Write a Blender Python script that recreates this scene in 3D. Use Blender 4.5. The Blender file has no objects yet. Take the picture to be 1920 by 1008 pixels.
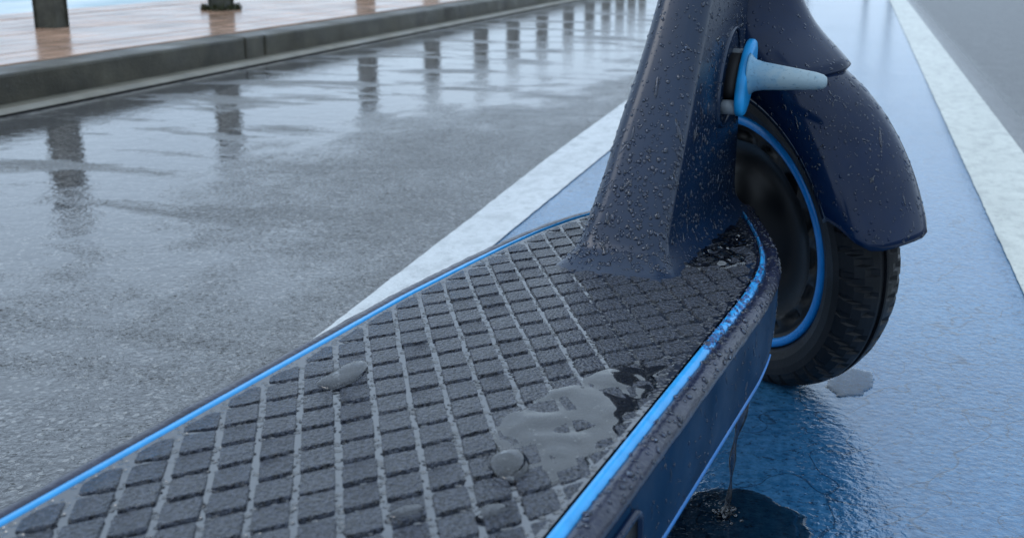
import bpy, bmesh, math, random
from mathutils import Vector, Matrix, noise
random.seed(7)
sc = bpy.context.scene
COL = sc.collection
R = math.radians

# ------------------------------------------------------------------ camera
FPX, CX, CY, HOR = 2120., 960., 504., -106.       # focal length and horizon in photo pixels
CAMH = .38
PITCH = math.atan((CY - HOR) / FPX)
YAW = math.atan((1619 - CX) / (FPX / math.cos(PITCH)))
cam = bpy.data.cameras.new('camera'); camo = bpy.data.objects.new('camera', cam); COL.objects.link(camo)
camo.location = (0, 0, CAMH); camo.rotation_euler = (math.pi / 2 - PITCH, 0, YAW)
cam.sensor_width = 36; cam.lens = FPX / 1920 * 36
cam.clip_start = .01; cam.clip_end = 3000
cam.dof.use_dof = True; cam.dof.focus_distance = .74; cam.dof.aperture_fstop = 17
sc.camera = camo

# ------------------------------------------------------------------ sky, sun, exposure
SUN_EL, SUN_AZ = R(52), R(250)                    # soft sun behind cloud, over the sea side
w = bpy.data.worlds.new('World'); sc.world = w; w.use_nodes = True
nt = w.node_tree; nt.nodes.clear()
def wn(t, **k):
    n = nt.nodes.new(t)
    for a, b in k.items(): setattr(n, a, b)
    return n
out = wn('ShaderNodeOutputWorld'); bg = wn('ShaderNodeBackground'); bg.inputs[1].default_value = .1
sky = wn('ShaderNodeTexSky', sky_type='NISHITA'); sky.sun_disc = False
sky.sun_elevation = SUN_EL; sky.sun_rotation = SUN_AZ
tc = wn('ShaderNodeTexCoord'); mp = wn('ShaderNodeMapping'); mp.inputs['Scale'].default_value = (1, 1, 2.6)
nz = wn('ShaderNodeTexNoise'); nz.inputs['Scale'].default_value = 2.3; nz.inputs['Detail'].default_value = 6
cr = wn('ShaderNodeValToRGB')
cr.color_ramp.elements[0].position = .3; cr.color_ramp.elements[0].color = (7.0, 9.0, 11.6, 1)
cr.color_ramp.elements[1].position = .72; cr.color_ramp.elements[1].color = (9.8, 12.1, 14.7, 1)
mx = wn('ShaderNodeMixRGB'); mx.inputs[0].default_value = .86
L_ = nt.links.new
L_(tc.outputs['Generated'], mp.inputs[0]); L_(mp.outputs[0], nz.inputs[0]); L_(nz.outputs[0], cr.inputs[0])
L_(sky.outputs[0], mx.inputs[1]); L_(cr.outputs[0], mx.inputs[2]); L_(mx.outputs[0], bg.inputs[0]); L_(bg.outputs[0], out.inputs[0])
sun = bpy.data.lights.new('sun', 'SUN'); sun.energy = .6; sun.angle = R(25); sun.color = (1, .98, .95)
suno = bpy.data.objects.new('sun', sun); COL.objects.link(suno)
sd = Vector((math.sin(SUN_AZ) * math.cos(SUN_EL), math.cos(SUN_AZ) * math.cos(SUN_EL), math.sin(SUN_EL)))
suno.rotation_euler = sd.to_track_quat('Z', 'Y').to_euler(); suno.location = sd * 50
vs = sc.view_settings
vs.view_transform = 'Standard'; vs.look = 'None'; vs.exposure = .06; vs.gamma = 1; vs.use_curve_mapping = False

# ------------------------------------------------------------------ pixel helpers (directions only; planes give distance)
FW = Vector((-math.sin(YAW) * math.cos(PITCH), math.cos(YAW) * math.cos(PITCH), -math.sin(PITCH)))
RT = Vector((math.cos(YAW), math.sin(YAW), 0)); UPV = RT.cross(FW); CAM = Vector((0, 0, CAMH))
def ray(x, y): return FW * FPX + RT * (x - CX) - UPV * (y - CY)
def onz(x, y, z): r = ray(x, y); return CAM + r * ((z - CAMH) / r.z)
def proj(P):
    d = Vector(P) - CAM; zz = d.dot(FW)
    return CX + FPX * d.dot(RT) / zz, CY - FPX * d.dot(UPV) / zz
SY = R(7.1248)                                    # the scooter points a little right of the lane
S = Vector((math.sin(SY), math.cos(SY), 0)); LFT = Vector((-math.cos(SY), math.sin(SY), 0))
ORG = S * .6 + LFT * .2277
SM = Matrix.Translation(ORG) @ Matrix.Rotation(-SY, 4, 'Z'); SMI = SM.inverted()
def loc(x, y, z): p = SMI @ onz(x, y, z); return p.x, p.y

# ------------------------------------------------------------------ node materials
def new_mat(name):
    m = bpy.data.materials.new(name); m.use_nodes = True
    n = m.node_tree.nodes; b = n['Principled BSDF']
    return m, m.node_tree, b
class G:
    def __init__(s, tree): s.t = tree
    def n(s, typ, ins=None, **k):
        q = s.t.nodes.new(typ)
        for a, b in k.items(): setattr(q, a, b)
        for a, b in (ins or {}).items(): s.set(q.inputs[a], b)
        return q
    def set(s, sock, v):
        if hasattr(v, 'is_output'): s.t.links.new(v, sock)
        else: sock.default_value = v
    def pos(s, scale=(1, 1, 1), obj=False):
        c = s.n('ShaderNodeTexCoord').outputs['Object'] if obj else s.n('ShaderNodeNewGeometry').outputs['Position']
        return s.n('ShaderNodeMapping', {0: c, 3: scale}).outputs[0]
    def noise(s, v, sc_, det=4, rough=.55, dist=0):
        return s.n('ShaderNodeTexNoise', {'Vector': v, 'Scale': sc_, 'Detail': det, 'Roughness': rough, 'Distortion': dist}).outputs[0]
    def vor(s, v, sc_, feat='F1', out=0):
        return s.n('ShaderNodeTexVoronoi', {'Vector': v, 'Scale': sc_}, feature=feat).outputs[out]
    def ramp(s, f, *st):
        r = s.n('ShaderNodeValToRGB', {0: f}); e = r.color_ramp.elements
        while len(e) < len(st): e.new(.5)
        for i, (p, c) in enumerate(st):
            e[i].position = p; e[i].color = (c, c, c, 1) if not hasattr(c, '__len__') else (*c, 1)
        return r.outputs[0]
    def mth(s, op, a, b=0., c=0.):
        return s.n('ShaderNodeMath', {0: a, 1: b, 2: c}, operation=op).outputs[0]
    def mix(s, f, a, b):
        q = s.n('ShaderNodeMixRGB', {0: f})
        s.set(q.inputs[1], (*a, 1) if isinstance(a, tuple) and len(a) == 3 else a)
        s.set(q.inputs[2], (*b, 1) if isinstance(b, tuple) and len(b) == 3 else b)
        return q.outputs[0]
    def rng(s, f, a, b, c, d):
        return s.n('ShaderNodeMapRange', {0: f, 1: a, 2: b, 3: c, 4: d}).outputs[0]
    def bump(s, h, strength, dist, nrm=None):
        q = s.n('ShaderNodeBump', {'Height': h, 'Strength': strength, 'Distance': dist})
        if nrm is not None: s.set(q.inputs['Normal'], nrm)
        return q.outputs[0]
def put(b, base=None, rough=None, nrm=None, ior=None, metal=None, coat=None, spec=None, coatr=None):
    t = b.id_data
    def st(k, v):
        if v is None: return
        if hasattr(v, 'is_output'): t.links.new(v, b.inputs[k])
        elif isinstance(v, tuple): b.inputs[k].default_value = (*v, 1)
        else: b.inputs[k].default_value = v
    st('Base Color', base); st('Roughness', rough); st('Normal', nrm); st('IOR', ior); st('Metallic', metal)
    st('Coat Weight', coat); st('Specular IOR Level', spec); st('Coat Roughness', coatr)

def pool_mask(g):
    """where rain water stands on the road: along the kerb and in shallow hollows"""
    p = g.n('ShaderNodeNewGeometry').outputs['Position']
    sx = g.n('ShaderNodeSeparateXYZ', {0: p})
    big = g.noise(g.pos((.9, .45, 1)), 1.6, 4, .6)
    small = g.noise(g.pos((1, .6, 1)), 9, 4, .6)
    a = g.mth('MULTIPLY_ADD', sx.outputs[0], -.62, -.16)        # rises towards the kerb
    a = g.mth('MINIMUM', a, .62)
    far = g.rng(sx.outputs[1], 1.2, 6, -.12, .28)
    v = g.mth('ADD', g.mth('ADD', a, far), g.mth('MULTIPLY_ADD', big, 1.5, -.75))
    v = g.mth('ADD', v, g.mth('MULTIPLY_ADD', small, .7, -.35))
    v = g.rng(v, -.14, .46, .12, 1)
    stk = g.noise(g.pos((.35, 1, 1)), 5.0, 4, .65, .25)               # shallow ridges lying across the road
    return g.mth('MULTIPLY', v, g.mth('MULTIPLY', g.ramp(stk, (.35, .5), (.47, 1.)), g.rng(sx.outputs[0], .26, .40, 1., .0)))

def m_road():
    m, t, b = new_mat('wet_asphalt'); g = G(t)
    pool = pool_mask(g)
    p = g.pos()
    v1 = g.vor(p, 150, 'SMOOTH_F1'); n1 = g.noise(p, 190, 2, .5); n2 = g.noise(p, 60, 3)
    h = g.mth('ADD', g.mth('MULTIPLY', v1, -.7), g.mth('ADD', n1, g.mth('MULTIPLY', n2, 1.5)))
    h = g.mth('ADD', h, g.mth('MULTIPLY', g.noise(g.pos((1, .7, 1)), 17, 3), 1.2))
    agg = g.vor(p, 260, 'F1', 1)
    col = g.mix(g.ramp(g.noise(p, 170, 3, .7), (.38, 0.), (.64, 1.)), (.016, .017, .020), (.150, .152, .156))
    col = g.mix(g.ramp(g.noise(g.pos((1, .35, 1)), 2.2, 4), (.35, 0.), (.7, .5)), col, (.075, .075, .074))
    col = g.mix(g.ramp(g.noise(p, 30, 5, .7), (.40, 0.), (.62, .55)), col, (.028, .028, .030))
    fl = g.ramp(g.n('ShaderNodeSeparateColor', {0: agg}).outputs[0], (.90, 0.), (.96, .35))
    col = g.mix(fl, col, (.42, .41, .39))
    rip = g.noise(g.pos((1, 1, 1)), 26, 2)
    st = g.rng(pool, 0, 1, 1., .03)
    nb = g.bump(h, st, .0040)
    nb = g.bump(rip, g.rng(pool, 0, 1, .14, .10), .006, nb)
    xs_ = g.n('ShaderNodeSeparateXYZ', {0: g.n('ShaderNodeNewGeometry').outputs['Position']}).outputs[0]
    dry = g.rng(xs_, .26, .40, 0, 1)                         # the crown of the road right of the lane drains
    mot = g.ramp(g.noise(g.pos((1, .6, 1)), 16, 6, .75), (.40, 0.), (.58, 1.))
    col = g.mix(g.mth('MULTIPLY', dry, g.mth('MULTIPLY', mot, .8)), col, (.035, .035, .037))
    put(b, col, g.mth('ADD', g.rng(pool, 0, 1, .10, .025), g.mth('MULTIPLY', dry, .22)), nb, g.rng(dry, 0, 1, 1.72, 1.5))
    return m
def m_lane():
    m, t, b = new_mat('wet_blue_lane_paint'); g = G(t); p = g.pos()
    v1 = g.vor(p, 170, 'SMOOTH_F1'); n1 = g.noise(p, 210, 3, .6); n2 = g.noise(p, 48, 3)
    h = g.mth('ADD', g.mth('MULTIPLY', v1, -.5), g.mth('ADD', n1, g.mth('MULTIPLY', n2, .55)))
    pit = g.ramp(g.noise(p, 170, 4, .75), (.34, 1.), (.45, 0.))
    col = g.mix(g.ramp(g.noise(p, 130, 4, .75), (.38, 0.), (.62, 1.)), (.014, .100, .215), (.058, .195, .36))
    col = g.mix(g.ramp(g.noise(g.pos((1, .3, 1)), 5, 4), (.4, 0.), (.75, .5)), col, (.02, .12, .29))
    col = g.mix(g.mth('MULTIPLY', pit, .8), col, (.006, .03, .07))
    scr = g.ramp(g.noise(g.pos((1, .16, 1)), 16, 5, .7), (.60, 0.), (.74, .55))
    col = g.mix(scr, col, (.10, .20, .32))
    crk = g.ramp(g.vor(g.n('ShaderNodeVectorMath', {0: g.pos((1, .5, 1)), 1: g.n('ShaderNodeTexNoise', {'Vector': p, 'Scale': 9.}).outputs[1]}, operation='ADD').outputs[0], 2.2, 'DISTANCE_TO_EDGE'), (.004, .6), (.012, 0.))
    col = g.mix(crk, col, (.004, .02, .05))
    sx = g.n('ShaderNodeSeparateXYZ', {0: g.n('ShaderNodeNewGeometry').outputs['Position']})
    wet = g.noise(g.pos((1, .5, 1)), 3.1, 4)
    st = g.rng(g.mth('ADD', wet, g.rng(sx.outputs[1], 1.5, 5, 0, .4)), .35, .8, .50, .10)
    nb = g.bump(h, st, .0030)
    nb = g.bump(g.noise(g.pos((1, .6, 1)), 11, 3), .12, .006, nb)
    put(b, col, g.rng(wet, .3, .7, .07, .04), nb, 1.95)
    return m
def m_white(name, tint, wear):
    m, t, b = new_mat(name); g = G(t); p = g.pos()
    h = g.mth('ADD', g.noise(p, 260, 3, .6), g.mth('MULTIPLY', g.noise(p, 60, 3), .8))
    wr = g.ramp(g.noise(p, 120, 5, .7), (.30, 1.), (.44, 0.))
    wl = g.ramp(g.noise(g.pos((1, .25, 1)), 7, 5, .65), (.38, 0.), (.7, min(.9, .55 * wear)))
    col = g.mix(wl, tint, tuple(c * .68 for c in tint))
    md_ = g.ramp(g.noise(g.pos((1, .5, 1)), 42, 5, .7), (.46, 0.), (.62, min(.85, .5 * wear)))
    col = g.mix(md_, col, tuple(c * .55 for c in tint))
    col = g.mix(g.mth('MULTIPLY', wr, .5 * wear), col, (.16, .16, .155))
    put(b, col, .2, g.bump(h, .8, .0032), 1.45)
    return m
def m_simple(name, base, rough, var=.25, nscale=60, bstr=0., bscale=400, bdist=.0006, ior=1.45, coat=0., metal=0., obj=True, rvar=.3):
    m, t, b = new_mat(name); g = G(t); p = g.pos(obj=obj)
    n = g.noise(p, nscale, 4)
    col = g.mix(g.ramp(n, (.3, 0.), (.7, 1.)), tuple(c * (1 - var) for c in base), tuple(min(1, c * (1 + var)) for c in base))
    rr = g.rng(g.noise(p, nscale * .6, 3), .3, .7, max(.01, rough * (1 - rvar)), min(1, rough * (1 + rvar)))
    put(b, col, rr, g.bump(g.noise(p, bscale, 4, .6), bstr, bdist) if bstr else None, ior, metal, coat, None, .08)
    return m
def m_tile():
    m, t, b = new_mat('sandy_rubber'); g = G(t); p = g.pos()
    h = g.mth('ADD', g.noise(p, 430, 3, .75), g.mth('MULTIPLY', g.vor(p, 520, 'F1'), .7))
    wet = g.ramp(g.noise(p, 75, 4, .6), (.35, 0.), (.65, 1.))
    col = g.mix(g.ramp(g.noise(p, 420, 4, .8), (.42, 0.), (.60, 1.)), (.004, .006, .012), (.068, .080, .115))
    put(b, col, g.rng(wet, 0, 1, .27, .12), g.bump(h, 1., .0032), 1.65)
    return m
def m_film():
    m, t, b = new_mat('wet_rubber_channel'); g = G(t); p = g.pos()
    h = g.noise(p, 85, 2)
    dv = g.vor(p, 270, 'F1')
    msk = g.ramp(g.noise(p, 140, 2), (.36, 0.), (.44, 1.))
    dim = g.mth('MULTIPLY', g.ramp(dv, (.25, 1.), (.48, 0.)), msk)
    hh = g.mth('SUBTRACT', g.mth('MULTIPLY', h, .5), g.mth('MULTIPLY', dim, 1.5))
    col = g.mix(dim, (.012, .016, .026), (.003, .003, .005))
    put(b, col, g.rng(dim, 0, 1, .07, .4), g.bump(hh, .5, .0011), 2.5)
    return m
def m_water(name='rain_water', ior=2.2, bsc=30, bst=.10, bd=.003, tint=(1, 1, 1)):
    m = bpy.data.materials.new(name); m.use_nodes = True; t = m.node_tree; t.nodes.clear(); g = G(t)
    o = t.nodes.new('ShaderNodeOutputMaterial')
    nrm = g.bump(g.noise(g.pos(), bsc, 3), bst, bd)
    fr = g.n('ShaderNodeFresnel', {'IOR': ior, 'Normal': nrm}).outputs[0]
    tr = g.n('ShaderNodeBsdfTransparent', {'Color': (*tint, 1)}).outputs[0]
    gl = g.n('ShaderNodeBsdfGlossy', {'Roughness': .015, 'Normal': nrm}).outputs[0]
    t.links.new(g.n('ShaderNodeMixShader', {0: fr, 1: tr, 2: gl}).outputs[0], o.inputs[0])
    return m
def m_bead():
    m, t, b = new_mat('water_bead')
    put(b, (1, 1, 1), .0, None, 1.33); b.inputs['Transmission Weight'].default_value = 1
    return m
M = {}
M['road'] = m_road(); M['lane'] = m_lane()
M['white'] = m_white('wet_white_road_paint', (.70, .73, .74), .9)
M['white2'] = m_white('worn_cream_road_paint', (.66, .68, .61), 1.1)
M['kerb'] = m_simple('mossy_wet_concrete', (.062, .055, .038), .42, .45, 9, .5, 160, .004, ior=1.35, obj=False)
M['kerbtop'] = M['kerb']
M['gutter'] = m_simple('gutter_concrete', (.17, .155, .12), .45, .3, 7, .4, 180, .003, obj=False)
M['plank'] = m_simple('wet_reddish_boards', (.42, .25, .165), .2, .45, 6, .12, 60, .002, ior=1.42, obj=False)
M['joint'] = m_simple('dark_joint', (.05, .035, .028), .6, .3, 20, obj=False)
M['post'] = m_simple('weathered_dark_timber', (.060, .060, .045), .6, .4, 25, .5, 120, .004)
M['postcap'] = m_simple('black_metal_cap', (.012, .012, .012), .4, .3, 20)
M['band'] = m_simple('pale_grey_band', (.80, .80, .78), .4, .1, 30)
M['weed'] = m_simple('dark_weed', (.03, .035, .012), .6, .5, 60)
M['sea'] = None
M['paint'] = m_simple('navy_satin_paint', (.004, .017, .046), .24, .15, 14, .0, 260, .0008, ior=1.48, coat=0.)
M['fender'] = m_simple('navy_gloss_plastic', (.002, .012, .042), .2, .2, 20, .1, 120, .0008, ior=1.34, coat=0.)
def beaded(m, sc_, thr, amp, base_r):
    t = m.node_tree; g = G(t); b = t.nodes['Principled BSDF']; p = g.pos((1, 1, .8), obj=True)
    vn = g.n('ShaderNodeTexVoronoi', {'Vector': p, 'Scale': sc_, 'Randomness': 1.})
    rnd_ = g.n('ShaderNodeSeparateColor', {0: vn.outputs[1]}).outputs[0]
    rad = g.rng(rnd_, thr, 1., 0., .46)
    dome = g.mth('SQRT', g.mth('MAXIMUM', g.mth('SUBTRACT', 1., g.mth('POWER', g.mth('DIVIDE', vn.outputs[0], g.mth('MAXIMUM', rad, .02)), 2.)), 0.))
    dome = g.mth('MULTIPLY', dome, rad)
    put(b, nrm=g.bump(dome, 1., amp), rough=g.rng(dome, 0., .05, base_r, .06))
beaded(M['paint'], 330, .35, .0024, .26); beaded(M['fender'], 300, .70, .0018, .14)
M['side'] = m_simple('dark_teal_blue_panel', (.0015, .030, .078), .55, .2, 30, .12, 300, .0006, ior=1.18)
M['trim'] = m_simple('wet_black_rubber', (.014, .018, .042), .16, .3, 60, .35, 220, .002, ior=1.5)
M['tile'] = m_tile(); M['film'] = m_film()
M['blue'] = m_simple('bright_blue_strip', (.03, .36, .78), .2, .12, 90, .25, 220, .0012, ior=1.5)
M['lowblue'] = m_simple('deep_blue_strip', (.006, .17, .50), .35, .1, 60)
M['ringblue'] = m_simple('bright_blue_ring', (.004, .22, .62), .3, .1, 60)
M['hook'] = m_simple('blue_plastic', (.012, .29, .64), .38, .15, 60, .1, 200, .0006)
M['tyre'] = m_simple('black_tyre_rubber', (.009, .010, .012), .45, .3, 40, .3, 300, .0008, ior=1.3)
M['hub'] = m_simple('black_hub_metal', (.0035, .0045, .006), .38, .3, 30, ior=1.27)
M['black'] = m_simple('matt_black', (.005, .005, .006), .6, .2, 30)
M['grey'] = m_simple('dull_grey_metal', (.16, .18, .20), .4, .3, 60)
M['water'] = m_water(); M['bead'] = m_bead()
M['rbead'] = m_water('rain_bead_water', 1.65, 20, 0., .001, (.74, .82, .95))
M['fall'] = m_water('falling_water', 1.6, 60, .4, .003, (.42, .48, .55))
M['drop'] = m_water('thick_water_drop', 1.7, 20, .02, .001, (.97, .98, 1.))
def m_hookpeg():
    m, t, b = new_mat('scuffed_blue_plastic'); g = G(t); p = g.pos(obj=True)
    w1 = g.ramp(g.noise(p, 160, 5, .7), (.30, .55), (.6, 1.))
    sx = g.n('ShaderNodeSeparateXYZ', {0: p}).outputs[0]
    k = g.mth('MULTIPLY', w1, g.rng(sx, .0, .03, .3, 1.25))
    col = g.mix(k, (.08, .29, .47), (.33, .43, .47))
    dk = g.ramp(g.noise(p, 330, 4, .7), (.34, 1.), (.42, 0.))
    col = g.mix(g.mth('MULTIPLY', dk, .6), col, (.10, .14, .17))
    put(b, col, .36, g.bump(g.noise(p, 500, 3), .3, .0006), 1.5)
    return m
M['peg'] = m_hookpeg()
def m_sea():
    m, t, b = new_mat('pale_sea_water'); g = G(t); p = g.pos((1, .35, 1))
    foam = g.ramp(g.noise(p, .9, 6, .65), (.42, 0.), (.62, 1.))
    col = g.mix(foam, (.36, .50, .54), (.80, .85, .87))
    put(b, col, .35, g.bump(g.noise(p, 2.5, 4), .5, .1), 1.33)
    return m
M['sea'] = m_sea()

# ------------------------------------------------------------------ object helpers
def mesh_obj(name, verts, faces, mat, parent=None, smooth=False, mats=None, fm=None):
    me = bpy.data.meshes.new(name); me.from_pydata([tuple(v) for v in verts], [], faces); me.update()
    if mat: me.materials.append(mat)
    for x in mats or []: me.materials.append(x)
    if fm:
        for i, k in enumerate(fm): me.polygons[i].material_index = k
    if smooth: me.polygons.foreach_set('use_smooth', [True] * len(me.polygons))
    o = bpy.data.objects.new(name, me); COL.objects.link(o)
    if parent: o.parent = parent
    return o
def fix_normals(o):
    bm = bmesh.new(); bm.from_mesh(o.data); bmesh.ops.recalc_face_normals(bm, faces=bm.faces); bm.to_mesh(o.data); bm.free()
def tag(o, label, cat, group=None, kind=None):
    o['label'] = label; o['category'] = cat
    if group: o['group'] = group
    if kind: o['kind'] = kind
    return o
def struct(o, label=None, cat=None):
    o['kind'] = 'structure'
    if label: o['label'] = label
    if cat: o['category'] = cat
    return o
def empty(name, m=None, parent=None):
    o = bpy.data.objects.new(name, None); COL.objects.link(o); o.empty_display_size = .05
    if parent: o.parent = parent
    if m is not None: o.matrix_local = m
    return o
def sheet(name, x0, x1, y0, y1, z, mat):
    return mesh_obj(name, [(x0, y0, z), (x1, y0, z), (x1, y1, z), (x0, y1, z)], [(0, 1, 2, 3)], mat)
def rings(name, rs, mat, parent=None, closed=True, caps=True, smooth=True):
    """loft through equal-length rings of points"""
    n = len(rs[0]); v = [p for r in rs for p in r]; f = []
    for i in range(len(rs) - 1):
        for j in range(n if closed else n - 1):
            k = (j + 1) % n
            f.append((i * n + j, i * n + k, (i + 1) * n + k, (i + 1) * n + j))
    if caps and closed:
        f.append(tuple(range(n - 1, -1, -1))); f.append(tuple((len(rs) - 1) * n + j for j in range(n)))
    o = mesh_obj(name, v, f, mat, parent, smooth); fix_normals(o); return o
def bevel(o, wd, seg=2):
    md = o.modifiers.new('bevel', 'BEVEL'); md.width = wd; md.segments = seg; md.limit_method = 'ANGLE'; return o
def box(name, c, s, mat, parent=None, bv=0):
    v = [(c[0] + a * s[0] / 2, c[1] + b_ * s[1] / 2, c[2] + d * s[2] / 2) for a in (-1, 1) for b_ in (-1, 1) for d in (-1, 1)]
    f = [(0, 1, 3, 2), (4, 6, 7, 5), (0, 4, 5, 1), (2, 3, 7, 6), (0, 2, 6, 4), (1, 5, 7, 3)]
    o = mesh_obj(name, v, f, mat, parent)
    if bv: bevel(o, bv)
    return o
def tube(name, pts, rad, mat, parent=None, n=12):
    pts = [Vector(p) for p in pts]; rs = []
    for i, p in enumerate(pts):
        d = (pts[min(i + 1, len(pts) - 1)] - pts[max(i - 1, 0)]).normalized()
        a = d.cross(Vector((.31, .2, .93))).normalized(); b_ = d.cross(a)
        r = rad[i] if hasattr(rad, '__len__') else rad
        rs.append([p + (a * math.cos(t) + b_ * math.sin(t)) * r for t in [2 * math.pi * k / n for k in range(n)]])
    return rings(name, rs, mat, parent)
def lerp(tab, x):
    if x <= tab[0][0]: return tab[0][1]
    for (a, u), (b_, v) in zip(tab, tab[1:]):
        if x <= b_: return u + (v - u) * (x - a) / (b_ - a)
    return tab[-1][1]
def smooth_tab(tab, x, h=.012):
    return (lerp(tab, x - h) + 2 * lerp(tab, x) + lerp(tab, x + h)) / 4
def catmull(tab, z):
    """smooth interpolation of rows (z, a, b, ...)"""
    ks = [r[0] for r in tab]
    if z <= ks[0]: return tab[0][1:]
    if z >= ks[-1]: return tab[-1][1:]
    i = max(k for k in range(len(ks)) if ks[k] <= z); i = min(i, len(ks) - 2)
    t = (z - ks[i]) / (ks[i + 1] - ks[i]); o = []
    for c in range(1, len(tab[0])):
        p1, p2 = tab[i][c], tab[i + 1][c]; dz = ks[i + 1] - ks[i]
        m1 = (tab[i + 1][c] - tab[max(i - 1, 0)][c]) / (ks[i + 1] - ks[max(i - 1, 0)]) * dz
        i2 = min(i + 2, len(ks) - 1); m2 = (tab[i2][c] - tab[i][c]) / (ks[i2] - ks[i]) * dz
        o.append((2 * t**3 - 3 * t * t + 1) * p1 + (t**3 - 2 * t * t + t) * m1 + (-2 * t**3 + 3 * t * t) * p2 + (t**3 - t * t) * m2)
    return o

# ================================================================== THE PLACE
KX = -1.94                                         # kerb face
struct(sheet('road', KX - .02, 60, -60, 900, 0, M['road']), 'wet grey asphalt road with pooled rain water', 'road')
struct(sheet('cycle_lane', -.436, .208, -60, 900, .002, M['lane']), 'wet blue painted cycle lane under the scooter', 'cycle lane')
def line_strip(name, x0, x1, z, mat, seed, left=None):
    random.seed(seed); v = []; f = []; y = -20.
    while y < 900:
        a = .0006 if y < 12 else 0
        v += [((lerp(left, y) if left else x0) + random.uniform(-a, a), y, z), (x1 + random.uniform(-a, a), y, z)]
        y = -1. if y < -1 else (y + (.02 if y < 12 else 40))
    for i in range(len(v) // 2 - 1): f.append((2 * i, 2 * i + 1, 2 * i + 3, 2 * i + 2))
    return mesh_obj(name, v, f, mat)
struct(line_strip('lane_marking', -.509, -.430, .0035, M['white'], 1, [(-20, -.484), (.8, -.487), (1.15, -.498), (1.5, -.507), (1.95, -.522), (2.8, -.536), (900, -.54)]), 'bright white line between grey road and blue lane', 'road marking')
struct(line_strip('lane_marking', .203, .318, .0035, M['white2'], 2), 'worn creamy white line right of the blue lane', 'road marking')
# gutter, kerb, promenade, sea
KH = .080
g_ = mesh_obj('gutter', [(-1.85, -20, .004), (-1.87, -20, .013), (KX - .01, -20, .009), (-1.85, 300, .004), (-1.87, 300, .013), (KX - .01, 300, .009)],
              [(0, 1, 4, 3), (1, 2, 5, 4)], M['gutter']); struct(g_, 'pale concrete gutter strip along the kerb foot', 'gutter')
kerb = empty('kerb', Matrix.Translation((KX, 0, 0))); struct(kerb, 'dark wet concrete kerb edging the boardwalk', 'kerb')
random.seed(3)
yj = onz(446, 110, 0.01).y; ks = [yj]
stops = [-3.2 + yj, yj, yj + .13]
y = yj + .13
while y < 90: y += 3.2; stops.append(y)
for a, b_ in zip(stops, stops[1:]):
    dx = random.uniform(-.004, .004); dz = random.uniform(-.002, .002)
    o = box('kerb_stone', (-.0675 + dx, (a + b_) / 2, KH / 2 - .02 + dz), (.135, b_ - a - .003, KH + .04), M['kerb'], kerb, .008)
o = box('kerb_bed', (-.075, 160, .01), (.10, 400, .09), M['joint'], kerb)
prom = empty('promenade', Matrix.Translation((KX - .137, 0, 0))); struct(prom, 'wet reddish brown boardwalk beside the sea', 'promenade')
PW = 1.46; bw = .094; x = 0; random.seed(11)
box('board_bed', (-PW / 2, 140, .02), (PW, 340, .07), M['joint'], prom)
while x < PW - .02:
    dz = random.uniform(-.0015, .0015)
    box('board', (-x - bw / 2, 140, .068 + dz), (bw - .003, 340, .03), M['plank'], prom, .0015)
    x += bw
PZ = .0835
struct(sheet('sea', -900, KX - .137 - PW + .05, -200, 1500, -.30, M['sea']), 'pale foaming sea beyond the boardwalk', 'sea')

# bollards along the boardwalk
def y_for_px(x, z, px):
    lo, hi = 1., 400.
    for _ in range(60):
        m = (lo + hi) / 2
        if proj((x, m, z))[0] < px: lo = m
        else: hi = m
    return lo
BX = -2.83
def make_bollard():
    r = empty('bollard'); h = .56; s = .037
    sec = lambda q, z: [(q * math.copysign(1, cx) - math.copysign(.008, cx) * 0 + math.copysign(-.010 * k0, cx), q * math.copysign(1, cy) + math.copysign(-.010 * k1, cy), z)
                        for cx, cy, k0, k1 in ((1, -1, 0, 1), (1, 1, 0, 1), (1, 1, 1, 0), (-1, 1, 1, 0), (-1, 1, 0, 1), (-1, -1, 0, 1), (-1, -1, 1, 0), (1, -1, 1, 0))]
    rings('shaft', [sec(s, -.01), sec(s, .46)], M['post'], r, smooth=False)
    rings('neck_band', [sec(s - .008, .459), sec(s - .008, .485)], M['postcap'], r, smooth=False)
    rings('band', [sec(s + .0015, .205), sec(s + .0015, .220)], M['band'], r, smooth=False)
    rings('band', [sec(s + .0015, .325), sec(s + .0015, .365)], M['band'], r, smooth=False)
    rings('cap', [sec(s + .004, .485), sec(s + .004, .53), sec(s - .018, .555)], M['postcap'], r, smooth=False)
    return r
proto = make_bollard()
pxs = [98, 415, 685, 808, 901, 962, 1017, 1067, 1107, 1138, 1164, 1186, 1206]
names = ['dark square timber bollard nearest the camera, at the left edge', 'dark timber bollard with weeds round its foot, second in the row',
         'third bollard in the row, mirrored on the wet road beyond the weedy one']
ords = ['fourth', 'fifth', 'sixth', 'seventh', 'eighth', 'ninth', 'tenth', 'eleventh', 'twelfth', 'thirteenth']
names += ['%s bollard counted along the boardwalk, seen as a reflection on the road' % o for o in ords]
for i, px in enumerate(pxs):
    r = proto
    if i:
        r = proto.copy(); COL.objects.link(r)
        for ch in proto.children:
            c = ch.copy(); COL.objects.link(c); c.parent = r
    r.location = (BX, y_for_px(BX, PZ, px), PZ); r.rotation_euler = (0, 0, R(random.uniform(-3, 3)))
    tag(r, names[i], 'bollard', 'bollards along the boardwalk')
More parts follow.
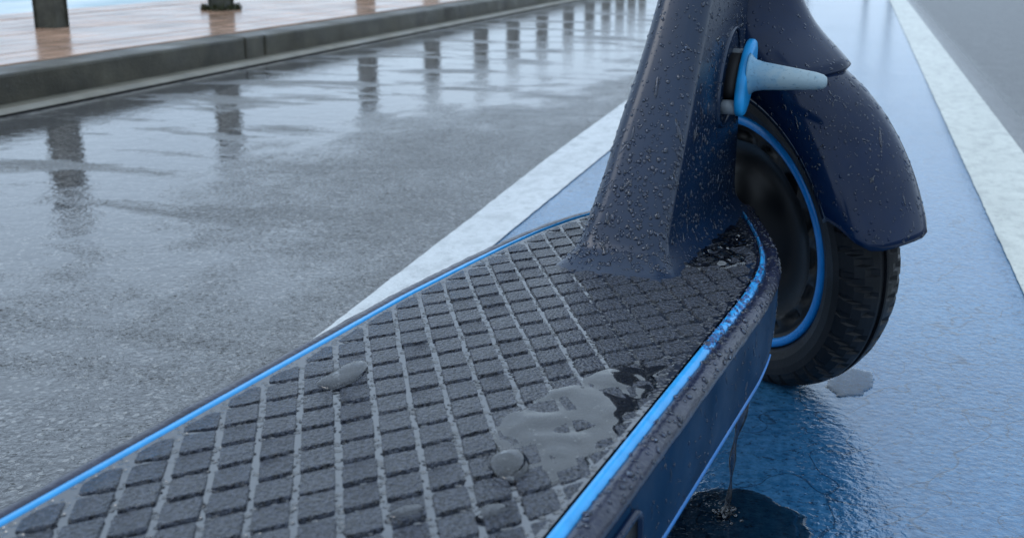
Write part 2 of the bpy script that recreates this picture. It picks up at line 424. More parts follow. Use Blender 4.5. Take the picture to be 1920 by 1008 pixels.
# weeds at the second bollard
yb = y_for_px(BX, PZ, 415); random.seed(5); v = []; f = []
for k in range(420):
    a = random.uniform(0, 6.28); rr = random.uniform(.045, .092); p = Vector((BX + rr * math.cos(a), yb + rr * math.sin(a), PZ))
    d = Vector((random.gauss(0, .6), random.gauss(0, .6), 1)).normalized() * random.uniform(.01, .035); sd_ = Vector((random.gauss(0, 1), random.gauss(0, 1), 0)).normalized() * .004
    i = len(v); v += [p - sd_, p + sd_, p + d + sd_ * .4, p + d - sd_ * .4]; f.append((i, i + 1, i + 2, i + 3))
tag(mesh_obj('weed_clump', v, f, M['weed']), 'low dark weeds growing round the foot of the second bollard', 'weeds')
# lamp posts far along the road (they show as reflections in the wet lane)
M['lamp'] = m_simple('grey_lamp_metal', (.09, .095, .10), .4, .2, 20)
def lamp(x, y, h, arm, label):
    r = empty('lamp_post', Matrix.Translation((x, y, 0)))
    tube('pole', [(0, 0, 0), (0, 0, h * .6), (0, 0, h)], [.11, .085, .06], M['lamp'], r, 10)
    tube('base', [(0, 0, 0), (0, 0, .5)], .17, M['lamp'], r, 10)
    tube('arm', [(0, 0, h - .05), (arm * .5, 0, h + .25), (arm, 0, h + .3)], .045, M['lamp'], r, 8)
    box('lamp_head', (arm * 1.15, 0, h + .3), (.6, .22, .10), M['lamp'], r, .02)
    tag(r, label, 'lamp post', 'street lamps far along the road')
lamp(1.55, 62, 6.6, -1.2, 'tallest mirrored street lamp, just left of the cream line in the wet lane')
lamp(.35, 62, 4.6, -1.0, 'shorter street lamp mirrored mid lane left of the tall one')
lamp(-3.3, 80, 6.4, 1.2, 'street lamp mirrored beside the scooter fender in the wet lane')

# ================================================================== THE SCOOTER
sct = empty('electric_scooter', SM)
tag(sct, 'dark navy electric kick scooter with blue trim parked on the blue lane', 'scooter')
HD = .175                                           # deck height
# half-width of the mat and of the outer edge, right and left, along the deck
XIR = [(-.6, .0919), (.05, .0919), (.09, .0896), (.1217, .086), (.1485, .081), (.19, .069), (.228, .056), (.27, .040), (.30, .030)]
XIL = [(-.6, .0919), (-.03, .0905), (.0, .0890), (.05, .0865), (.104, .0828), (.15, .0777), (.198, .0680), (.235, .055), (.27, .040), (.30, .030)]
YS = [-.52 + .01 * i for i in range(50)] + [-.02 + .006 * i for i in range(54)]
YS = [y for y in YS if y <= .302]
def edge(side, y): return smooth_tab(XIR if side > 0 else XIL, y)
def enorm(side, y):
    d = (edge(side, y + .004) - edge(side, y - .004)) / .008
    n = Vector((1, -d)).normalized(); return n.x, n.y
def sweep(name, prof, mat, parent, side, ys=YS, smooth=True, wob=0, wf=None):
    """prof: (outward offset, z) points swept along one deck edge"""
    rs = []
    for y in ys:
        e = edge(side, y); nx, ny = enorm(side, y)
        row = []
        for (o, z) in prof:
            q = 0
            if wf: o = .0046 + (o - .0046) * wf(y)
            if wob:
                q = wob * (noise.noise(Vector((o * 120, y * 75, z * 120 + side * 9))) + .6 * noise.noise(Vector((o * 300, y * 190, z * 260))))
            row.append((side * (e + nx * (o + q)), y + ny * (o + q), z + q * .6))
        rs.append(row)
    return rings(name, rs, mat, parent, closed=False, smooth=smooth)
# body: side walls and bottom in one skin
v = []; f = []
sidep = [(.0150, .1685), (.0152, .153), (.0150, .135), (.0140, .1235), (.0105, .1185)]
body = []
for y in YS:
    row = []
    for side, pr in ((-1, sidep), (1, sidep[::-1])):
        e = edge(side, y); nx, ny = enorm(side, y)
        lift = .040 * max(0, min(1, (y - .10) / .16)) ** 1.3
        for (o, z) in pr: row.append((side * (e + nx * o), y + ny * o, z + lift * (.1685 - z) / .050))
    body.append(row)
deck = rings('deck', body, M['side'], sct, closed=False)
fr_ = mesh_obj('end_cap', [tuple(p) for p in body[0]] + [(p[0], p[1], p[2]) for p in body[-1]], [tuple(range(10)), tuple(range(10, 20))], M['side'], deck)
for side in (-1, 1):
    # strip lies on a slight outward slope
    sweep('light_strip', [(.0008, .1745), (.0014, .1764), (.0022, .1767), (.0042, .1763), (.0060, .1756), (.0066, .1744)], M['blue'], deck, side, wob=.0 if side < 0 else .0002, wf=lambda y: 1 - .62 * max(0, min(1, (y - .06) / .12)))
    sweep('edge_trim', [(-.0006, .1740), (.0060, .1742), (.0068, .1751), (.0095, .1757), (.0120, .1753), (.0143, .1740), (.0160, .1716), (.0164, .1692), (.0157, .1670), (.0149, .1664)], M['trim'], deck, side, wob=.00055)
    sweep('lower_strip', [(.0141, .1235), (.0150, .1228), (.0146, .1208), (.0128, .1198)], M['lowblue'], deck, side, ys=[y for y in YS if y <= .104])
# mat base (wet channels)
mv = []; mf = []; NX = 12
for y in YS:
    a, b_ = -edge(-1, y), edge(1, y)
    for k in range(NX + 1): mv.append((a + (b_ - a) * k / NX, y, HD - .0004 if 0 < k < NX else HD + .0012))
for i in range(len(YS) - 1):
    for k in range(NX): mf.append((i * (NX + 1) + k, i * (NX + 1) + k + 1, (i + 1) * (NX + 1) + k + 1, (i + 1) * (NX + 1) + k))
mat_o = mesh_obj('deck_mat', mv, mf, M['film'], sct, True)
# raised tread blocks on the skewed lattice measured from the photo
A = Vector((.011047, .014049)); B = Vector((.011248, -.017459)); O0 = Vector((-.0637, -.1209))
def clip(poly, side):
    """keep the part of a polygon inside the mat edge"""
    def inside(p): return edge(side, p[1]) - .0016 - side * p[0]
    outp = []
    for i, p in enumerate(poly):
        q = poly[(i + 1) % len(poly)]; a, b_ = inside(p), inside(q)
        if a >= 0: outp.append(p)
        if a * b_ < 0:
            t = a / (a - b_); outp.append((p[0] + (q[0] - p[0]) * t, p[1] + (q[1] - p[1]) * t))
    return outp
def rounded(poly, r):
    o = []
    n = len(poly)
    for i in range(n):
        p = Vector(poly[i]); a = Vector(poly[i - 1]) - p; b_ = Vector(poly[(i + 1) % n]) - p
        ra = min(r, a.length * .4); rb = min(r, b_.length * .4)
        if a.length < 1e-6 or b_.length < 1e-6: continue
        p1 = p + a.normalized() * ra; p3 = p + b_.normalized() * rb; p2 = (p1 + p3 + p * 2) / 4
        o += [p1, p2, p3]
    return o
def area(pl): return .5 * sum(pl[i][0] * pl[(i + 1) % len(pl)][1] - pl[(i + 1) % len(pl)][0] * pl[i][1] for i in range(len(pl)))
def block_mesh(poly, c, hh):
    pr = rounded(poly, .0013); n = len(pr)
    def ins(p, k): d = Vector(c) - p; return p + d.normalized() * k
    lv = [(p.x, p.y, HD - .0010) for p in pr]
    m1 = [(ins(p, .0002).x, ins(p, .0002).y, HD + hh - .0004) for p in pr]
    tp = [(ins(p, .0005).x, ins(p, .0005).y, HD + hh) for p in pr]
    v = lv + m1 + tp; f = []
    for s0 in (0, n):
        for j in range(n): f.append((s0 + j, s0 + (j + 1) % n, s0 + n + (j + 1) % n, s0 + n + j))
    f.append(tuple(range(2 * n, 3 * n)))
    return v, f
random.seed(21); near = []; rest_v = []; rest_f = []
def neck_hit(x, y): return -.030 < x < .036 and y > .075
for ci in range(-60, 60):
    for j in range(-60, 60):
        o = O0 + A * ci + B * j
        j1, j2 = random.uniform(-.02, .02), random.uniform(-.02, .02)
        u0, u1, v0, v1 = 0 + j1, .845 + random.uniform(-.03, .015), 0 + j2, .835 + random.uniform(-.035, .02)
        q = [o + A * u - B * w_ for (u, w_) in ((u0, v0), (u1, v0), (u1, v1), (u0, v1))]
        q = [(p.x + random.uniform(-.00025, .00025), p.y + random.uniform(-.00025, .00025)) for p in q]
        cy_ = sum(p[1] for p in q) / 4; cx_ = sum(p[0] for p in q) / 4
        if cy_ < -.512 or cy_ > .285 or abs(cx_) > .11: continue
        if neck_hit(cx_, cy_): continue
        if cx_ > 0 and cy_ > .165 + .5 * (.06 - cx_) * 0: 
            if cy_ > .17: continue
        pl = clip(clip(q, 1), -1)
        if len(pl) < 3 or abs(area(pl)) < 2.2e-5: continue
        if area(pl) < 0: pl = pl[::-1]
        c = (sum(p[0] for p in pl) / len(pl), sum(p[1] for p in pl) / len(pl))
        hh = .0010 + random.uniform(-.00015, .00015)
        vv, ff = block_mesh(pl, c, hh)
        px, py = proj(SM @ Vector((c[0], c[1], HD)))
        vis = -40 < px < 1960 and -40 < py < 1060
        near.append((0 if vis else 1, c, vv, ff))
near.sort(key=lambda q: q[0])
cnt = 0
for hid, c, vv, ff in near:
    if not hid and cnt < 300:
        o = mesh_obj('tread_block', [(x - c[0], y - c[1], z - HD) for x, y, z in vv], ff, M['tile'], mat_o)
        o.location = (c[0], c[1], HD); cnt += 1
        o.rotation_euler = (random.gauss(0, .012), random.gauss(0, .012), 0)
    else:
        i0 = len(rest_v); rest_v += vv; rest_f += [tuple(i0 + i for i in q) for q in ff]
if rest_v:
    o = mesh_obj('tread_blocks', rest_v, rest_f, M['tile'], mat_o); o['kind'] = 'stuff'

# neck: a tapering fin that flares into the deck
#        z      yrear   yfront  xleft   xright
NK = [(.1745, .060, .300, -.0380, .0480), (.1775, .0685, .298, -.0345, .0420), (.1820, .0775, .297, -.0310, .0370), (.1880, .0850, .297, -.0285, .0335), (.1995, .0925, .299, -.0262, .0322),
      (.226, .1085, .300, -.0213, .0320), (.2595, .1285, .3005, -.0174, .0320), (.30, .1525, .3060, -.0114, .0320), (.343, .1782, .3165, -.0070, .0320), (.40, .212, .335, -.0030, .0330), (.46, .246, .352, -.0010, .0330)]
def rrect(x0, x1, y0, y1, z, r, n=6):
    p = []
    for cx_, cy_, a0 in ((x1 - r, y1 - r, 0), (x0 + r, y1 - r, 90), (x0 + r, y0 + r, 180), (x1 - r, y0 + r, 270)):
        for k in range(n + 1):
            a = R(a0 + 90 * k / n); p.append((cx_ + r * math.cos(a), cy_ + r * math.sin(a), z))
    return p
nr = []; z = .1745
while z <= .4601:
    yr, yf, xl, xr = catmull(NK, z)
    nr.append(rrect(xl, xr, yr, yf, z, .0125)); z += .0012 if z < .19 else .006
neck = rings('neck', nr, M['paint'], sct)
# head tube, steering column, handlebar
ax0 = Vector((.024, .335, .36)); ax1 = Vector((.020, .200, 1.12))
tube('head_tube', [ax0 + (ax1 - ax0) * t for t in (0, .06, .14, .2)], [.034, .036, .036, .034], M['paint'], sct, 24)
tube('steering_column', [ax0 + (ax1 - ax0) * t for t in (.19, .5, .98)], [.026, .025, .024], M['paint'], sct, 20)
# wheel frame (bars turned to the left, wheel leans with the rake)
PSI, CAMB = -.766, -.138
hv = Vector((math.sin(PSI), math.cos(PSI), 0)); lv = Vector((-math.cos(PSI), math.sin(PSI), 0)); uz = Vector((0, 0, 1))
l2 = lv * math.cos(CAMB) + uz * math.sin(CAMB); u2 = uz * math.cos(CAMB) - lv * math.sin(CAMB)
cw = CAM + ray(1393.5, 433.75) / FPX * .985 - l2 * .022
WM = Matrix((( -l2.x, hv.x, u2.x, cw.x), (-l2.y, hv.y, u2.y, cw.y), (-l2.z, hv.z, u2.z, cw.z), (0, 0, 0, 1)))
TR = cw.z / u2.z + .001                              # tyre radius down to the ground
WL = SMI @ WM
KS = .985 / .965
hb = SMI.to_3x3() @ (-l2); hb.z = 0; hb.normalize()
tube('handlebar', [ax1 - hb * .27, ax1 + hb * .27], .016, M['black'], sct, 14)
for s in (-1, 1): tube('grip', [ax1 + hb * .27 * s, ax1 + hb * .15 * s], .019, M['tyre'], sct, 14)

def make_wheel(mat4, label=None):
    NS = 448
    # tyre cross-section (axial offset, radius), tread with cut grooves
    half = [(.0225, .104), (.0275, .108), (.0305, .114), (.0315, .121), (.0305, .1265), (.0295, .1280), (.0280, .1315), (.0240, .1360), (.0170, .1400), (.0100, .1420), (.0045, .1432), (.0025, .1432), (.0018, .1408), (0, .1406)]
    prof = [(-a, r) for a, r in half] + [(a, r) for a, r in half[::-1][1:]]
    sc_ = TR / .1432
    rs = []
    for i in range(NS):
        t = 2 * math.pi * i / NS; row = []
        for k, (a, r) in enumerate(prof):
            r = r * sc_ if r > .125 else r * (1 + (sc_ - 1) * (r - .104) / .021 if r > .104 else 1)
            if abs(a) > .0045 and abs(a) < .0297 and r > .127:
                ph = (t * 44 / (2 * math.pi) + (abs(a) - .01) * 52 + .12 * math.sin(t * 17) + (.5 if a > 0 else 0)) % 1
                if ph < .24: r -= .0026 if abs(a) > .008 else .0011
            row.append((a, r * math.cos(t), r * math.sin(t)))
        rs.append(row)
    n = len(prof); v = [p for r in rs for p in r]; f = []
    for i in range(NS):
        for j in range(n - 1):
            k = (i + 1) % NS; f.append((i * n + j, i * n + j + 1, k * n + j + 1, k * n + j))
    tyre = mesh_obj('wheel', v, f, M['tyre'], sct, False); fix_normals(tyre)
    tyre.matrix_local = mat4
    if label: tyre['label'] = label
    def lathe(name, pf, mat, par, n=96, mod=None):
        rs = []
        for i in range(n):
            t = 2 * math.pi * i / n
            rs.append([(a, r * math.cos(t), r * math.sin(t)) for a, r in (mod(i, pf) if mod else pf)])
        m_ = len(pf); v = [p for r in rs for p in r]; f = []
        for i in range(n):
            for j in range(m_ - 1):
                k = (i + 1) % n; f.append((i * m_ + j, i * m_ + j + 1, k * m_ + j + 1, k * m_ + j))
        o = mesh_obj(name, v, f, mat, par, True); fix_normals(o); return o
    for s in (-1, 1):
        lathe('rim_ring', [(s * .0205, .0968), (s * .0245, .0972), (s * .0258, .0980), (s * .0262, .1006), (s * .0258, .1032), (s * .0240, .1042), (s * .0215, .1044)], M['ringblue'], tyre)
        def notch(i, pf, s=s):
            return [(a + (-s * .0045 if (i % 6 < 3 and .082 < r < .0889) else 0), r) for a, r in pf]
        lathe('hub_cover', [(s * .021, .0968), (s * .0190, .0945), (s * .0185, .0930), (s * .0195, .0905), (s * .0195, .0885), (s * .0195, .083), (s * .0185, .081), (s * .016, .079), (s * .017, .055), (s * .020, .052), (s * .022, .036), (s * .024, .032), (s * .024, .001)], M['hub'], tyre, 96, notch)
        tube('axle_nut', [(s * .022, 0, 0), (s * .034, 0, 0)], .010, M['grey'], tyre, 6)
    return tyre
make_wheel(WL)
make_wheel(Matrix.Translation((0, -.71, TR - .001)))

def make_fender(name, mat4, th0, th1, parent, endround=True):
    half = [(.0425, .1285), (.0428, .1340), (.0412, .1420), (.0365, .1500), (.0290, .1560), (.0200, .1595), (.0100, .1612), (0, .1616)]
    prof = [(-a, r * KS) for a, r in half] + [(a, r * KS) for a, r in half[::-1][1:]]
    n = len(prof); NT = 60; rs = []
    for i in range(NT + 1):
        row = []
        for k, (a, r) in enumerate(prof):
            u = abs(a) / .0428
            lo = th0 + (11 * u ** 7 if endround else 0); th = lo + (th1 - lo) * i / NT
            t = R(th); fl = 1 + .012 * max(0, 1 - (th - th0) / 14) ** 2
            row.append((a, -r * fl * math.cos(t), r * fl * math.sin(t)))
        rs.append(row)
    o = rings(name, rs, M['fender'], parent, closed=False)
    md = o.modifiers.new('solid', 'SOLIDIFY'); md.thickness = .0032; md.offset = -1
    o.matrix_local = mat4
    return o
fend = make_fender('fender', WL, 7.5, 118, sct)
make_fender('fender', Matrix.Translation((0, -.71, TR - .001)), -5, 150, sct)
# fork crown shroud above the fender: loft in the wheel frame
#        up     back    front   halfwidth
FK = [(.140, -.087, .082, .0520), (.150, -.0730, .078, .0510), (.160, -.0580, .074, .0495), (.172, -.0450, .069, .0468), (.190, -.0330, .064, .0442), (.215, -.0255, .058, .0420), (.25, -.0215, .054, .0400), (.30, -.020, .050, .038)]
rs = []; z = .140
sh = Vector((0, .0, 0))
while z <= .3:
    b0, f0, hw = catmull(FK, z)
    cy_ = (b0 + f0) / 2; ry = (f0 - b0) / 2
    row = []
    for k in range(40):
        a = 2 * math.pi * k / 40; e = .72
        ca, sa = math.cos(a), math.sin(a)
        row.append((hw * math.copysign(abs(ca) ** e, ca), cy_ + ry * math.copysign(abs(sa) ** e, sa), z * KS))
    rs.append(row); z += .006
crown = rings('fork_crown', rs, M['fender'], sct, caps=False)
md = crown.modifiers.new('solid', 'SOLIDIFY'); md.thickness = .0045; md.offset = -1
crown.matrix_local = WL
for s in (-1, 1):
    o = rings('fork_leg', [rrect(s * .040 - .006, s * .040 + .006, yy - .013, yy + .013, zz, .004, 3) for zz, yy in ((.20, .035), (.13, .036), (.06, .022), (-.012, .0))], M['black'], sct)
    o.matrix_local = WL

# side hook: blue oval plate standing off the neck with a tapered peg
HX = .0450
def onside(px, py, x):
    o_ = SMI @ CAM; d_ = SMI.to_3x3() @ ray(px, py); return o_ + d_ * ((x - o_.x) / d_.x)
ht, hbm = onside(1413, 76, HX), onside(1384, 216, HX)
hc = (ht + hbm) / 2; HL = (ht - hbm).length / 2; hax = (ht - hbm).normalized(); hpp = Vector((0, hax.z, -hax.y))
def oval(x, ra, rb, n=40): return [Vector((x, 0, 0)) + hax * ra * math.cos(2 * math.pi * k / n) + hpp * rb * math.sin(2 * math.pi * k / n) for k in range(n)]
off = Vector((0, hc.y, hc.z))
def hk(*rows): return [[p + off for p in oval(HX + x, HL + ra, .0150 + rb)] for x, ra, rb in rows]
hook = rings('hook', hk((-.0035, -.006, -.004), (-.0035, -.002, -.0015), (-.0022, 0, 0), (.0015, 0, 0), (.0032, -.0015, -.001), (.0038, -.007, -.005)), M['hook'], sct)
pegr = []
for x, r in ((0, .0185), (.0012, .0155), (.0045, .0130), (.0105, .0116), (.024, .0102), (.040, .0085), (.052, .0072), (.058, .0058), (.0606, .0038), (.0612, .001)):
    x *= .92; r *= .9
    pegr.append([(x, r * .92 * math.cos(2 * math.pi * k / 28), r * math.sin(2 * math.pi * k / 28) - .003 * x / .06) for k in range(28)])
peg = rings('peg', pegr, M['peg'], hook); peg.location = (HX + .003, hc.y, hc.z + .002)
rings('mount', [[p + off for p in oval(x, .020, .010, 24)] for x in (.028, HX - .002)], M['black'], hook)
for d_, r in ((-.026, .0055), (.020, .004)):
    c = off + hax * d_
    tube('spacer', [c + Vector((.028, 0, 0)), c + Vector((HX - .003, 0, 0))], r, M['grey'], hook, 14)
# port slot and raised rim on the neck side behind the hook
rings('port_rim', [[p + off for p in oval(x, ra, rb)] for x, ra, rb in ((.031, .042, .026), (.0335, .0415, .0255), (.0340, .0395, .0235), (.0325, .0385, .0225))], M['paint'], hook, caps=False)

# side badge (rounded reflector frame on the right side wall)
def rr2(x, y0, y1, z0, z1, r, n=5): return [(x, p[0], p[1]) for p in rrect(y0, y1, z0, z1, 0, r, n)]
bx_ = edge(1, -.25) + .015
b0 = (-.262, -.198, .128, .162)
def badge(name, xs, inset, mat, r=.009):
    return rings(name, [rr2(bx_ + x, b0[0] + i, b0[1] - i, b0[2] + i, b0[3] - i, max(.002, r - i)) for x, i in zip(xs, inset)], mat, deck)
badge('reflector_frame', (-.002, .0022, .0030, .0030, .0010), (0, 0, .0008, .0026, .0032), M['fender'])
badge('reflector', (0, .0014), (.0031, .0036), M['hub'])
# kickstand on the far side
tube('kickstand', [(-.085, -.08, .122), (-.125, -.10, .06), (-.165, -.12, .006)], [.008, .007, .007], M['grey'], sct, 10)
tube('kickstand_foot', [(-.165, -.14, .006), (-.165, -.10, .006)], .0062, M['black'], sct, 10)

# ================================================================== WATER
def bead_mesh(name, src, count, smin, smax, parent, keep=None, seed=1, flat=.5, streak=0., mtx=None):
    """flattened rain beads scattered over a surface, joined as one part"""
    rnd = random.Random(seed); me = src.data; tris = []
    dg = None
    for p in me.polygons:
        vs_ = [me.vertices[i].co for i in p.vertices]
        for k in range(1, len(vs_) - 1):
            a, b_, c = vs_[0], vs_[k], vs_[k + 1]; ar = (b_ - a).cross(c - a).length / 2
            cen = (a + b_ + c) / 3
            if keep is None or keep(cen, p.normal): tris.append((ar, a, b_, c, p.normal.copy()))
    tot = sum(t[0] for t in tris); cum = []; s = 0
    for t in tris: s += t[0]; cum.append(s)
    import bisect
    v = []; f = []
    for _ in range(count):
        _, a, b_, c, n = tris[min(len(tris) - 1, bisect.bisect(cum, rnd.random() * tot))]
        u, w_ = rnd.random(), rnd.random()
        if u + w_ > 1: u, w_ = 1 - u, 1 - w_
        p = a + (b_ - a) * u + (c - a) * w_
        r = smin * (smax / smin) ** (rnd.random() ** 2.0)
        down = (Vector((0, 0, -1)) - n * -n.z); 
        if down.length < .05: down = n.orthogonal()
        t1 = down.normalized(); t2 = n.cross(t1)
        el = 1 + rnd.random() * (.6 if streak else .2) + (rnd.random() * 5 if rnd.random() < streak else 0)
        rot = rnd.gauss(0, .5); t1, t2 = t1 * math.cos(rot) + t2 * math.sin(rot), t2 * math.cos(rot) - t1 * math.sin(rot)
        i0 = len(v); ns = 8
        for ri, (rr, zz) in enumerate(((1, -.12), (.93, .28), (.6, .78))):
            for k in range(ns):
                th = 2 * math.pi * k / ns; wob = 1 + .14 * math.sin(2 * th + r * 9e4)
                v.append(p + t1 * (r * rr * el * math.cos(th) * wob) + t2 * (r * rr * math.sin(th) * wob) + n * (r * flat * zz))
        v.append(p + n * r * flat)
        for ri in range(2):
            for k in range(ns): f.append((i0 + ri * ns + k, i0 + ri * ns + (k + 1) % ns, i0 + (ri + 1) * ns + (k + 1) % ns, i0 + (ri + 1) * ns + k))
        for k in range(ns): f.append((i0 + 2 * ns + k, i0 + 2 * ns + (k + 1) % ns, i0 + 3 * ns))
        f.append(tuple(i0 + k for k in range(ns - 1, -1, -1)))
    o = mesh_obj(name, v, f, M['rbead'], parent, True); o['kind'] = 'stuff'
    return o
bead_mesh('rain_beads', neck, 2100, .0005, .0015, neck, lambda c, n: .177 < c.z < .37 and n.y < .3, 2, .6, .08)
bead_mesh('rain_beads', neck, 380, .0007, .0018, neck, lambda c, n: .178 < c.z < .25 and n.y < -.2, 12, .6, .05)
bead_mesh('rain_beads', fend, 1100, .0004, .0013, fend, lambda c, n: c.y < .02, 3, .55, .08)
bead_mesh('rain_beads', crown, 300, .0005, .0014, crown, None, 4, .55, .05)
for ch in list(deck.children):
    if ch.name.startswith('edge_trim'):
        if ch.data.vertices[0].co.x > 0: bead_mesh('rain_beads', ch, 420, .0008, .0020, deck, lambda c, n: c.y > -.35 and c.z > .1715 and n.z > .25, 6, .6, 0.)
    if ch.name.startswith('light_strip') and ch.data.vertices[0].co.x > 0:
        bead_mesh('rain_beads', ch, 260, .0006, .0018, deck, lambda c, n: c.y > -.05 and n.z > .4, 7, .6, 0.)
bead_mesh('rain_beads', deck, 420, .0004, .0011, deck, lambda c, n: c.x > 0 and c.z > .125 and c.y > -.33, 8, .55, .25)

def pool(name, poly, z0, h, label, cat='puddle', res=.0011, edge_w=.007, mat='water', wave=.0004, nsc=70, world=False, jag=.004, group=None):
    """a body of standing water: height grows inwards from a wobbly outline"""
    xs = [p[0] for p in poly]; ys = [p[1] for p in poly]; pad = jag * 2
    x0, x1, y0, y1 = min(xs) - pad, max(xs) + pad, min(ys) - pad, max(ys) + pad
    nx, ny = int((x1 - x0) / res) + 1, int((y1 - y0) / res) + 1
    n = len(poly)
    def sdist(x, y):
        d = 1e9; ins = False
        for i in range(n):
            ax_, ay = poly[i]; bx, by = poly[(i + 1) % n]
            ex, ey = bx - ax_, by - ay; t = max(0, min(1, ((x - ax_) * ex + (y - ay) * ey) / (ex * ex + ey * ey + 1e-12)))
            d = min(d, (x - ax_ - ex * t) ** 2 + (y - ay - ey * t) ** 2)
            if (ay > y) != (by > y) and x < (bx - ax_) * (y - ay) / (by - ay) + ax_: ins = not ins
        return math.sqrt(d) * (1 if ins else -1)
    v = []; f = []; idx = {}
    cxm, cym = sum(xs) / n, sum(ys) / n
    for i in range(nx + 1):
        for j in range(ny + 1):
            x, y = x0 + i * res, y0 + j * res
            d = sdist(x, y) + jag * noise.noise(Vector((x * .9 / jag / 3, y * .9 / jag / 3, z0 * 50))) + jag * .5 * noise.noise(Vector((x * 2.2 / jag / 3, y * 2.2 / jag / 3, 4)))
            if d < -res: continue
            k = max(0, min(1, d / edge_w)); hh = h * math.sqrt(max(0, 1 - (1 - k) ** 2)) if d > 0 else 0
            hh += wave * k * noise.noise(Vector((x * nsc, y * nsc, 1.7)))
            idx[i, j] = len(v); v.append((x - cxm, y - cym, hh if d > 0 else -.0012))
    for (i, j), a in idx.items():
        if (i + 1, j) in idx and (i, j + 1) in idx and (i + 1, j + 1) in idx:
            f.append((a, idx[i + 1, j], idx[i + 1, j + 1], idx[i, j + 1]))
    o = mesh_obj(name, v, f, M[mat], None, True)
    if world: o.location = (cxm, cym, z0)
    else: o.matrix_world = SM @ Matrix.Translation((cxm, cym, z0))
    return tag(o, label, cat, group)
def L2(pts, z): return [loc(x, y, z) for x, y in pts]
ZT = HD + .0004
pool('puddle', L2([(955, 772), (1000, 745), (1060, 718), (1110, 706), (1140, 688), (1200, 682), (1262, 684), (1235, 725), (1200, 768), (1165, 808), (1130, 848), (1100, 880), (1060, 905), (1000, 905), (955, 892), (925, 862), (925, 820)], ZT), ZT, .0008,
     'shallow irregular puddle on the right side of the deck mat', wave=.0011, nsc=70, jag=.007, edge_w=.010)
def drop(px, h, label):
    """a fat drop: dome raised over a smooth outline"""
    P = [Vector(q) for q in L2(px, ZT)]; n = len(P); C2 = sum(P, Vector((0, 0))) / n; ol = []
    for i in range(n):
        p0, p1, p2, p3 = P[i - 1], P[i], P[(i + 1) % n], P[(i + 2) % n]
        for k in range(6):
            t = k / 6; ol.append(.5 * ((2 * p1) + (p2 - p0) * t + (2 * p0 - 5 * p1 + 4 * p2 - p3) * t * t + (3 * p1 - p0 - 3 * p2 + p3) * t ** 3))
    v = []; f = []; m = len(ol); prof = [(1, -.0008), (1.0, 0), (.985, .22), (.95, .42), (.88, .62), (.76, .80), (.58, .92), (.34, .985), (.12, 1.)]
    for r, z in prof:
        for q in ol:
            d = (q - C2) * r; v.append((d.x, d.y, z * h if z > 0 else z))
    for i in range(len(prof) - 1):
        for k in range(m): f.append((i * m + k, i * m + (k + 1) % m, (i + 1) * m + (k + 1) % m, (i + 1) * m + k))
    f.append(tuple((len(prof) - 1) * m + k for k in range(m)))
    if area([(q.x, q.y) for q in ol]) < 0: f = [q[::-1] for q in f]
    o = mesh_obj('water_drop', v, f, M['drop'], None, True); o.matrix_world = SM @ Matrix.Translation((C2.x, C2.y, ZT + .0005))
    return tag(o, label, 'water drop')
drop([(918, 866), (940, 848), (972, 846), (992, 866), (985, 890), (957, 904), (930, 893)], .0024, 'fat dome of water at the lower left of the deck puddle')
drop([(592, 722), (618, 704), (645, 688), (675, 678), (690, 684), (682, 704), (655, 722), (620, 731)], .0019, 'long grey water drop lying near the left edge of the deck')
drop([(728, 968), (750, 955), (785, 948), (795, 957), (775, 967), (745, 975)], .0015, 'thin curved water drop at the bottom centre of the deck')
drop([(890, 962), (915, 950), (945, 948), (955, 958), (930, 968), (900, 974)], .0015, 'thin water drop on the deck right of the bottom centre one')
# rippled water lying on the mat beside the neck
pool('puddle', [(.040, .100), (.066, .105), (.078, .125), (.075, .155), (.066, .185), (.052, .215), (.044, .235), (.040, .18)], ZT, .0010, 'rippled film of water on the mat beside the neck', wave=.0030, nsc=120, jag=.004)
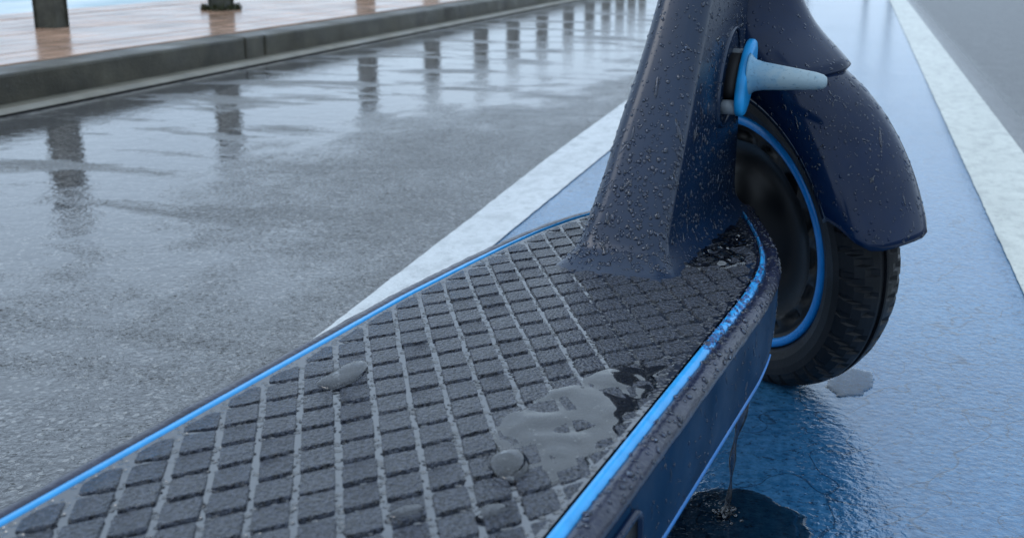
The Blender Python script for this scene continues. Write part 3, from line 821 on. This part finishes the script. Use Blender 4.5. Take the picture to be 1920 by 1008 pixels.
# ground puddle under the deck edge, with water pouring into it
M['gp2'] = m_water('clear_shallow_water', 1.55, 14, .08, .004)
M['gp'] = m_water('dirty_puddle_water', 1.5, 14, .08, .004, (.62, .66, .66))
gp = [(1230, 1000), (1262, 955), (1300, 928), (1350, 922), (1410, 926), (1465, 948), (1500, 975), (1520, 1008), (1525, 1040), (1480, 1075), (1380, 1090), (1280, 1080), (1220, 1050)]
o = pool('puddle', [tuple(onz(x, y, 0).xy) for x, y in gp], .0028, .0005, 'dark smooth puddle on the lane below the deck edge', res=.002, edge_w=.008, mat='gp', wave=.0001, nsc=40, world=True, jag=.006)
pool('puddle', [tuple(onz(x, y, 0).xy) for x, y in ((1545, 728), (1560, 706), (1600, 692), (1632, 700), (1640, 722), (1615, 744), (1575, 748))], .0028, .0003, 'small pale patch of water beside the tyre on the blue lane', res=.002, edge_w=.02, mat='gp2', wave=.0001, nsc=40, world=True, jag=.003)
st0 = SM @ Vector((.090, .1080, .119)); st1 = onz(1357, 966, .004)
pts = []; rad = []
for k in range(40):
    t = k / 39; p = st0.lerp(st1, t ** .9)
    p += Vector((math.sin(t * 9) * .0012, math.cos(t * 7) * .001, 0)); pts.append(p)
    rad.append(.0014 + .0042 * (1 - t) ** 3 + .0010 * math.sin(t * 23) * (1 - t * .3) + .0035 * max(0, t - .93) / .07)
so = tube('water_stream', [p - st1 for p in pts], rad, M['fall'], None, 10); so.location = st1
tag(so, 'thin stream of water pouring off the deck into the dark puddle', 'water stream')
rnd = random.Random(4); v = []; f = []
for k in range(34):
    a = rnd.uniform(0, 6.283); d = rnd.uniform(.001, .016); r = rnd.uniform(.0006, .0022) * (1 - d * 25)
    c = Vector((math.cos(a) * d, math.sin(a) * d, rnd.uniform(0, .007) * (1 - d * 40) + .0004)); i0 = len(v)
    for zi in range(1, 5):
        for j in range(8):
            th = math.pi * zi / 5; v.append(c + Vector((math.sin(th) * math.cos(j * .7854), math.sin(th) * math.sin(j * .7854), -math.cos(th))) * r)
    for zi in range(3):
        for j in range(8): f.append((i0 + zi * 8 + j, i0 + zi * 8 + (j + 1) % 8, i0 + zi * 8 + 8 + (j + 1) % 8, i0 + zi * 8 + 8 + j))
    f += [tuple(i0 + j for j in range(7, -1, -1)), tuple(i0 + 24 + j for j in range(8))]
sp = mesh_obj('splash', v, f, M['drop'], so, True); sp['kind'] = 'stuff'
